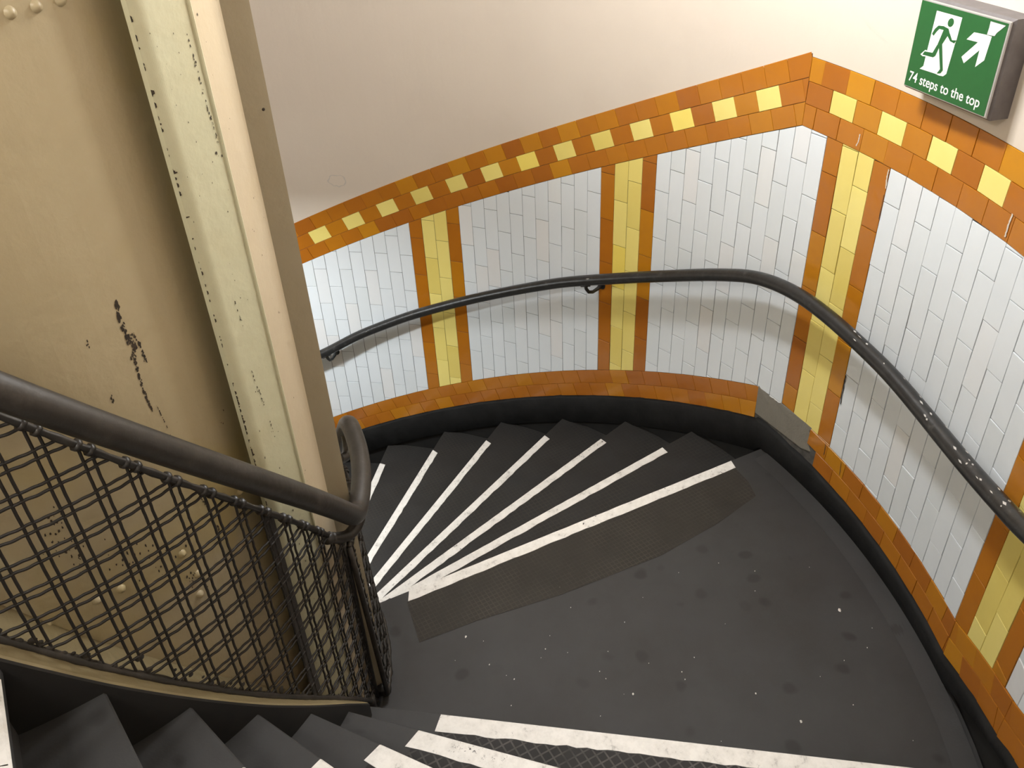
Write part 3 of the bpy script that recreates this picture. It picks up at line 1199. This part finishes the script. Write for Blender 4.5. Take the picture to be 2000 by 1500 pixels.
# ------------------------------------------------------------------ woven wire balustrade panels
def mesh_panel(label, t0, t1, rf, topf, botf, vph, hph, stiff=None):
    """t0 > t1 in angle; rf(frac) radius from foot to head"""
    root = empty('wire_mesh_panel')
    tag(root, label, 'mesh panel', 'woven wire panels of the inner balustrade')

    def P(t, z, dr=0.0):
        tt, bb = topf(t), botf(t)
        fr = (z - bb) / (tt - bb)
        return cp(t, rf(fr) + dr, z)
    # frame bars
    mb = MB()
    ths = frange(t0, t1, int(abs(t1 - t0) * 1.2) + 2)
    mb.tube([P(t, topf(t)) for t in ths], [0.0075 + 0.0012 * math.sin(i * 1.9) for i in range(len(ths))], 8)
    mb.build('top_bar', IRON, root, smooth=True)
    mb = MB()
    mb.tube([P(t, botf(t)) for t in ths], [0.0075 + 0.004 * abs(math.sin(i * 1.3) * math.sin(i * 0.37)) for i in range(len(ths))], 8)
    mb.build('bottom_bar', IRON, root, smooth=True)
    for te in (t0, t1):
        mb = MB()
        mb.tube([P(te, z) for z in frange(botf(te) - 0.01, topf(te), 6)], 0.0085, 8)
        mb.build('end_bar', IRON, root, smooth=True)
    wr = 0.0031
    PV, GV = 4.11, 1.08
    PH, GH = 0.0657, 0.0172
    # upright wires
    lo, hi = min(t0, t1), max(t0, t1)
    k = math.floor((lo - vph) / PV) - 1
    vth = []
    while vph + k * PV < hi + PV:
        for o in (0, GV):
            t = vph + k * PV + o
            if lo + 0.25 < t < hi - 0.25:
                vth.append(t)
        k += 1
    for i, t in enumerate(vth):
        a, b_ = botf(t), topf(t) + 0.004
        n_ = max(6, int((b_ - a) / 0.011))
        pts = []
        for z in frange(a, b_, n_):
            dr = 0.0009 * math.sin((z - hph) / PH * 4 * math.pi + (math.pi if i % 2 else 0))
            pts.append(P(t + 0.02 * math.sin((z - hph) / PH * 2 * math.pi), z, dr))
        mb = MB()
        mb.tube(pts, wr, 5)
        mb.build('wire', WIRE, root, smooth=True)
    # level wires
    zlo = min(botf(t) for t in ths)
    zhi = max(topf(t) for t in ths)
    k = math.floor((zlo - hph) / PH) - 1
    cnt = 0
    while hph + k * PH < zhi + PH:
        for o in (0, GH):
            z = hph + k * PH + o
            run = [t for t in frange(hi, lo, int((hi - lo) * 4)) if botf(t) < z < topf(t) + 0.002]
            if len(run) > 2:
                pts = [P(t, z + 0.0005 * math.sin((t - vph) / PV * 2 * math.pi), 0.0009 * math.sin((t - vph) / PV * 4 * math.pi + (math.pi if cnt % 2 else 0))) for t in run]
                mb = MB()
                mb.tube(pts, wr, 5)
                mb.build('wire', WIRE, root, smooth=True)
                cnt += 1
        k += 1
    # wire ends wrapped over the top bar, and clots of old paint along the foot
    mb = MB()
    for t in vth:
        z = topf(t)
        for k_ in range(1):
            c_ = Vector(P(t, z))
            tt_ = (Vector(P(t - 0.4, topf(t - 0.4))) - c_).normalized()
            mb.tube([c_ - tt_ * 0.004, c_ + tt_ * 0.004], 0.0118, 8)
    mb.build('wire_wrap', IRON, root, smooth=True)['kind'] = 'stuff'
    mb = MB()
    for _ in range(int((hi - lo) * 1.6)):
        t = random.uniform(lo, hi)
        z = botf(t) + abs(random.gauss(0, 0.022))
        rad = random.uniform(0.003, 0.010)
        c_ = P(t, z, 0.001)
        mb.dome(c_, cp(t, 1, 0), rad, rad * 0.25, 8)
    mb.build('paint_clot', IRON, root, smooth=True)['kind'] = 'stuff'
    if stiff:
        mb = MB()
        zs = frange(botf(stiff), topf(stiff), 8)
        mb.grid([[P(stiff + 0.95, z, 0.001) , P(stiff - 0.95, z, 0.001), P(stiff - 0.95, z, -0.005), P(stiff + 0.95, z, -0.005)] for z in zs], closed=True)
        mb.build('stiffener_bar', IRON, root)
    return root


mesh_panel('tall black woven wire panel on the upper flight before the cream shaft', -73.0, -152.0, lambda f: 0.872,
           lambda t: 0.905 + (-82.0 - t) * 0.01970, lambda t: LEDGE(t) + 0.004, -120.1, 1.583, -94.2)
tp2 = smoothf(interp([(-70, 0.715), (-49, 0.715), (60, 0.715 - 109 * 0.0198)]), 2)
mesh_panel('black woven wire panel seen edge-on beside the landing nosing', 40.0, -73.4, lambda f: 0.912 - 0.024 * f,
           tp2, smoothf(lambda t: nose_z(t) + 0.035, 2), -64.0, 0.05)
# newel foot where the two panels meet
mb = MB()
for t, r_, z1, z2, rad in ((-66.6, 0.900, -0.01, 0.05, 0.020), (-71.0, 0.89, -0.01, 0.035, 0.028), (-76.5, 0.862, -0.01, 0.085, 0.022)):
    mb.tube([cp(t, r_, z) for z in frange(z1, z2, 5)], [rad * (1.25 if i == 0 else 1.0) for i in range(6)], 10)
nf = mb.build('newel_foot', IRON, None, smooth=True)
tag(nf, 'lumpy black iron foot where mesh panels meet the landing', 'post')

# ------------------------------------------------------------------ wall handrail
RR = 2.652
wline = interp([(-140, 0.86 + 62 * 0.0195 + 0.02), (-78, 0.888), (-76.3, 0.868), (-74.1, 0.848), (-71.1, 0.830), (-68.0, 0.826), (-64.8, 0.833), (-60.9, 0.849), (-57.1, 0.858), (-53.3, 0.871), (-50.2, 0.877), (-47.1, 0.866), (-44.1, 0.837), (-39.9, 0.761), (-33.7, 0.641), (-27.2, 0.521), (-20.5, 0.405), (-13.7, 0.273), (-6.6, 0.135), (0.5, -0.005), (7.9, -0.168), (12.4, -0.290), (40, -0.85)])
whz = smoothf(wline, 1.6)
wrail = empty('wall_handrail')
tag(wrail, 'black painted round handrail fixed along the tiled wall', 'handrail')
mb = MB()
mb.tube([cp(t, RR, whz(t)) for t in frange(40, -130, 260)], 0.0270, 16)
mb.build('rail', RAILP, wrail, smooth=True)
for t0 in (12.6, -23.6, -78.6, -110):
    z = whz(t0)
    mb = MB()
    pts = [cp(t0, RR, z - 0.02), cp(t0 - 0.10, RR, z - 0.045), cp(t0 - 0.25, RR + 0.012, z - 0.066), cp(t0 - 0.4, RR + 0.035, z - 0.074), cp(t0 - 0.6, RR + 0.062, z - 0.066), cp(t0 - 0.7, RW, z - 0.056)]
    mb.tube(pts, [0.010, 0.009, 0.009, 0.009, 0.0095, 0.012], 10)
    mb.build('bracket', RAILP, wrail, smooth=True)
    mb = MB()
    mb.tube([cp(t0 + 0.55, RR, whz(t0 + 0.55) - 0.0265), cp(t0 - 0.55, RR, whz(t0 - 0.55) - 0.0265)], 0.009, 8)
    mb.build('saddle', RAILP, wrail, smooth=True)
    mb = MB()
    mb.tube([cp(t0 - 0.7, RW - 0.004, z - 0.056), cp(t0 - 0.7, RW + 0.001, z - 0.056)], 0.022, 14)
    mb.build('wall_rose', RAILP, wrail, smooth=False)
# chipped pale undercoat on the rail near the camera
mb = MB()
for _ in range(60):
    t = random.choice([random.uniform(-79, -70), random.uniform(-70, -56), random.uniform(-30, 12)])
    a = random.uniform(0.5, 2.2)
    ln = random.uniform(0.003, 0.012)
    hw = random.uniform(0.06, 0.22)
    rad = 0.0274
    q = []
    for tt, aa in ((t - ln / RR / D2R, a), (t, a + hw), (t + ln / RR / D2R, a + hw * 0.3), (t, a - hw * 0.5)):
        q.append(cp(tt, RR - rad * math.cos(aa), whz(tt) + rad * math.sin(aa)))
    mb.add(q, [(0, 1, 2, 3)])
mb.build('paint_chip', CHIP, wrail)['label'] = 'pale chips in the black rail paint'

# ------------------------------------------------------------------ exit sign
sign = empty('exit_sign')
tag(sign, 'green and white exit sign with running figure, arrow and step count', 'sign')
TS, DEP = -58.0, 0.075
so = Vector(cp(TS, RW - DEP, 0))
sx = Vector((math.sin(TS * D2R), -math.cos(TS * D2R), 0))
sn = Vector((-math.cos(TS * D2R), -math.sin(TS * D2R), 0))
SX0, SZ0, SWID, SHGT = -0.113, 1.706, 0.331, 0.230


def sgp(x, y, d=0.0):
    return so + sx * (SX0 + x) + Vector((0, 0, SZ0 + y)) + sn * d


mb = MB()
mb.box(sgp(-0.008, -0.010, -DEP - 0.03), sx * (SWID + 0.016), Vector((0, 0, SHGT + 0.020)), sn * (DEP + 0.028), 0.010)
mb.build('housing', SIGN_GREY, sign)
mb = MB()
mb.box(sgp(-0.003, -0.004, -0.004), sx * (SWID + 0.006), Vector((0, 0, SHGT + 0.008)), sn * 0.004, 0.002)
mb.build('trim_frame', SIGN_EDGE, sign)
mb = MB()
mb.box(sgp(0, 0, -0.001), sx * (SWID - 0.004), Vector((0, 0, SHGT - 0.001)), sn * 0.0016)
face = mb.build('face', SIGN_GREEN, sign)
dsk = lambda p: (p[0] + 0.11 * p[1] - 0.006, p[1])


def decal(name, poly, mat, d, parent=sign):
    mb = MB()
    pts = [dsk(p) for p in poly]
    n = len(pts)
    a = sum(pts[i][0] * pts[(i + 1) % n][1] - pts[(i + 1) % n][0] * pts[i][1] for i in range(n))
    if a < 0:
        pts = pts[::-1]
    mb.add([sgp(x, y, d) for x, y in pts], [tuple(range(n))])
    return mb.build(name, mat, parent)


door = decal('doorway_symbol', [(0.0493, 0.2134), (0.1489, 0.2137), (0.1537, 0.1577), (0.1528, 0.1449), (0.1562, 0.0676), (0.1471, 0.0589), (0.1312, 0.0571), (0.1159, 0.0581), (0.0497, 0.0561), (0.0609, 0.0666)], SIGN_WHITE, 0.0010)
man = empty('running_figure')
man.parent = sign
head = [(0.1141 + 0.0112 * math.cos(a * math.pi / 8), 0.1944 + 0.0112 * math.sin(a * math.pi / 8)) for a in range(16)]
decal('head', head, SIGN_GREEN, 0.0014, man)
decal('torso', [(0.0729, 0.1788), (0.092, 0.1811), (0.1131, 0.1783), (0.125, 0.1652), (0.1172, 0.1599), (0.1072, 0.1365), (0.0994, 0.1286), (0.0898, 0.1296), (0.0961, 0.1714), (0.0797, 0.1713), (0.0723, 0.1625), (0.0653, 0.1498), (0.0572, 0.1541), (0.0625, 0.1682)], SIGN_GREEN, 0.0014, man)
decal('arm', [(0.1168, 0.1609), (0.1241, 0.1673), (0.1384, 0.1538), (0.1541, 0.1567), (0.1502, 0.1477), (0.1322, 0.1499)], SIGN_GREEN, 0.0015, man)
decal('foot_outline', [(0.0500, 0.1085), (0.0360, 0.0935), (0.0460, 0.0905), (0.0620, 0.0930), (0.0640, 0.1085)], SIGN_WHITE, 0.0012, man)
decal('leg', [(0.0893, 0.1307), (0.1006, 0.1284), (0.0954, 0.1027), (0.0885, 0.0968), (0.0445, 0.0944), (0.0492, 0.1046), (0.081, 0.1076)], SIGN_GREEN, 0.0015, man)
decal('leg', [(0.0964, 0.1313), (0.1067, 0.1375), (0.1398, 0.0735), (0.1344, 0.0640), (0.1207, 0.0600), (0.128, 0.0737)], SIGN_GREEN, 0.0016, man)
decal('arrow', [(0.2057, 0.1881), (0.2443, 0.1904), (0.2685, 0.1904), (0.2704, 0.1311), (0.2479, 0.1082), (0.2436, 0.1509), (0.2053, 0.1082), (0.1901, 0.1217), (0.2295, 0.1679), (0.188, 0.1665)], SIGN_WHITE, 0.0010)
tl = decal('torn_label', [(0.2483, 0.2237), (0.301, 0.2231), (0.2808, 0.2021), (0.2768, 0.1932), (0.251, 0.1914), (0.2504, 0.2096)], SIGN_PINK, 0.0014)
tl['label'] = 'torn pale label by the arrow tip'
fc = bpy.data.curves.new('lettering', 'FONT')
fc.body = '74 steps to the top'
fc.size = 0.036
fc.offset = 0.0004
fo = bpy.data.objects.new('lettering_curve', fc)
COL.objects.link(fo)
dg = bpy.context.evaluated_depsgraph_get()
me = bpy.data.meshes.new_from_object(fo.evaluated_get(dg))
bpy.data.objects.remove(fo)
xs = [v.co.x for v in me.vertices]
k = 0.288 / (max(xs) - min(xs))
x0 = min(xs)
for v in me.vertices:
    v.co = sgp(0.014 + (v.co.x - x0) * k, 0.016 + v.co.y * k * 1.02, 0.0012)
me.materials.clear()
me.materials.append(SIGN_WHITE)
lo = bpy.data.objects.new('lettering', me)
COL.objects.link(lo)
lo.parent = sign
lo['label'] = 'white lettering: 74 steps to the top'

# ------------------------------------------------------------------ pale grit specks lying on the landing
SPK = [(2.517, -66.2, 0.0085), (1.184, -61.2, 0.006), (2.24, -76.5, 0.006), (1.72, -73.5, 0.0045), (1.9, -72.0, 0.003), (2.30, -60.5, 0.003), (1.45, -66.0, 0.003), (1.95, -69.5, 0.0028), (1.62, -70.3, 0.0025), (2.12, -73.8, 0.004), (2.42, -75.0, 0.003), (1.33, -70.5, 0.0035), (1.25, -67.5, 0.003), (1.75, -63.8, 0.0025), (1.58, -60.0, 0.0025)]
for i in range(30):
    SPK.append((random.uniform(1.1, 2.6), random.uniform(-80, -55), random.uniform(0.0012, 0.0028)))
mb = MB()
for r, t, q in SPK:
    c0 = Vector(cp(t, r, 0.0004))
    k = 6
    a0 = random.random() * 6
    pts = [c0 + Vector((q * random.uniform(0.6, 1.3) * math.cos(a0 + 2 * math.pi * j / k), 0.7 * q * random.uniform(0.6, 1.2) * math.sin(a0 + 2 * math.pi * j / k), 0)) for j in range(k)]
    mb.add(pts + [c0 + Vector((0, 0, q * 0.35))], [(j, (j + 1) % k, k) for j in range(k)])
gr = mb.build('floor_grit', SPECK, None)
tag(gr, 'scattered pale specks of grit on the dark landing', 'grit', None, 'stuff')

# ------------------------------------------------------------------ pendant tube lamps of the stair well (unseen; the one behind the viewer is an added fill)
LLAB = ['pendant tube lamp hanging high over the landing', 'pendant tube lamp over the lower flight behind the shaft', 'added fill lamp with a tube, up the stair behind the viewer']
for (t, r, z, wts, size, colr, typ), lab in zip(LAMPS, LLAB):
    lamp = empty('pendant_lamp')
    tag(lamp, lab, 'lamp', 'pendant tube lamps of the stair well')
    rad = Vector((math.cos(t * D2R), math.sin(t * D2R), 0))
    ex = Vector((math.sin(t * D2R), -math.cos(t * D2R), 0))
    c0 = Vector(cp(t, r, z))
    mb = MB()
    mb.box(c0 - ex * (size / 2 + 0.03) - rad * 0.05, ex * (size + 0.06), rad * 0.10, Vector((0, 0, 0.05)), 0.012)
    mb.build('housing', LAMP_BODY, lamp)
    for k in (-0.3, 0.3):
        zc = 6.6 + (-46 - t) * 0.0176
        mb = MB()
        mb.tube([c0 + ex * (size * k) + Vector((0, 0, 0.05)), Vector((c0.x, c0.y, zc + 0.02)) + ex * (size * k)], 0.006, 8)
        mb.build('drop_rod', LAMP_BODY, lamp)
    em, nt, b = new_mat('lamp_tube')
    b.inputs['Base Color'].default_value = (0.8, 0.8, 0.8, 1)
    b.inputs['Emission Color'].default_value = (colr[0], colr[1], colr[2], 1)
    b.inputs['Emission Strength'].default_value = 6.0
    mb = MB()
    mb.tube([c0 - ex * (size / 2) + Vector((0, 0, -0.03)), c0 + ex * (size / 2) + Vector((0, 0, -0.03))], 0.018, 12)
    mb.build('tube', em, lamp, smooth=True)
    zax = Vector((0, 0, 1))
    yax = zax.cross(ex).normalized()
    for k in ((0,) if typ == 'AREA' else (-0.36, 0, 0.36)):
        ld = bpy.data.lights.new('lamp_light', typ)
        ld.color = colr
        if typ == 'AREA':
            ld.shape = 'RECTANGLE'
            ld.size = size
            ld.size_y = 0.10
            ld.energy = wts
        else:
            ld.energy = wts / 3
            ld.shadow_soft_size = 0.07
        lo_ = bpy.data.objects.new('lamp_light', ld)
        COL.objects.link(lo_)
        lo_.parent = lamp
        mm = Matrix((ex, yax, zax)).transposed().to_4x4()
        mm.translation = c0 + ex * (size * k) + Vector((0, 0, -0.055 if typ == 'AREA' else -0.13))
        lo_.matrix_world = mm
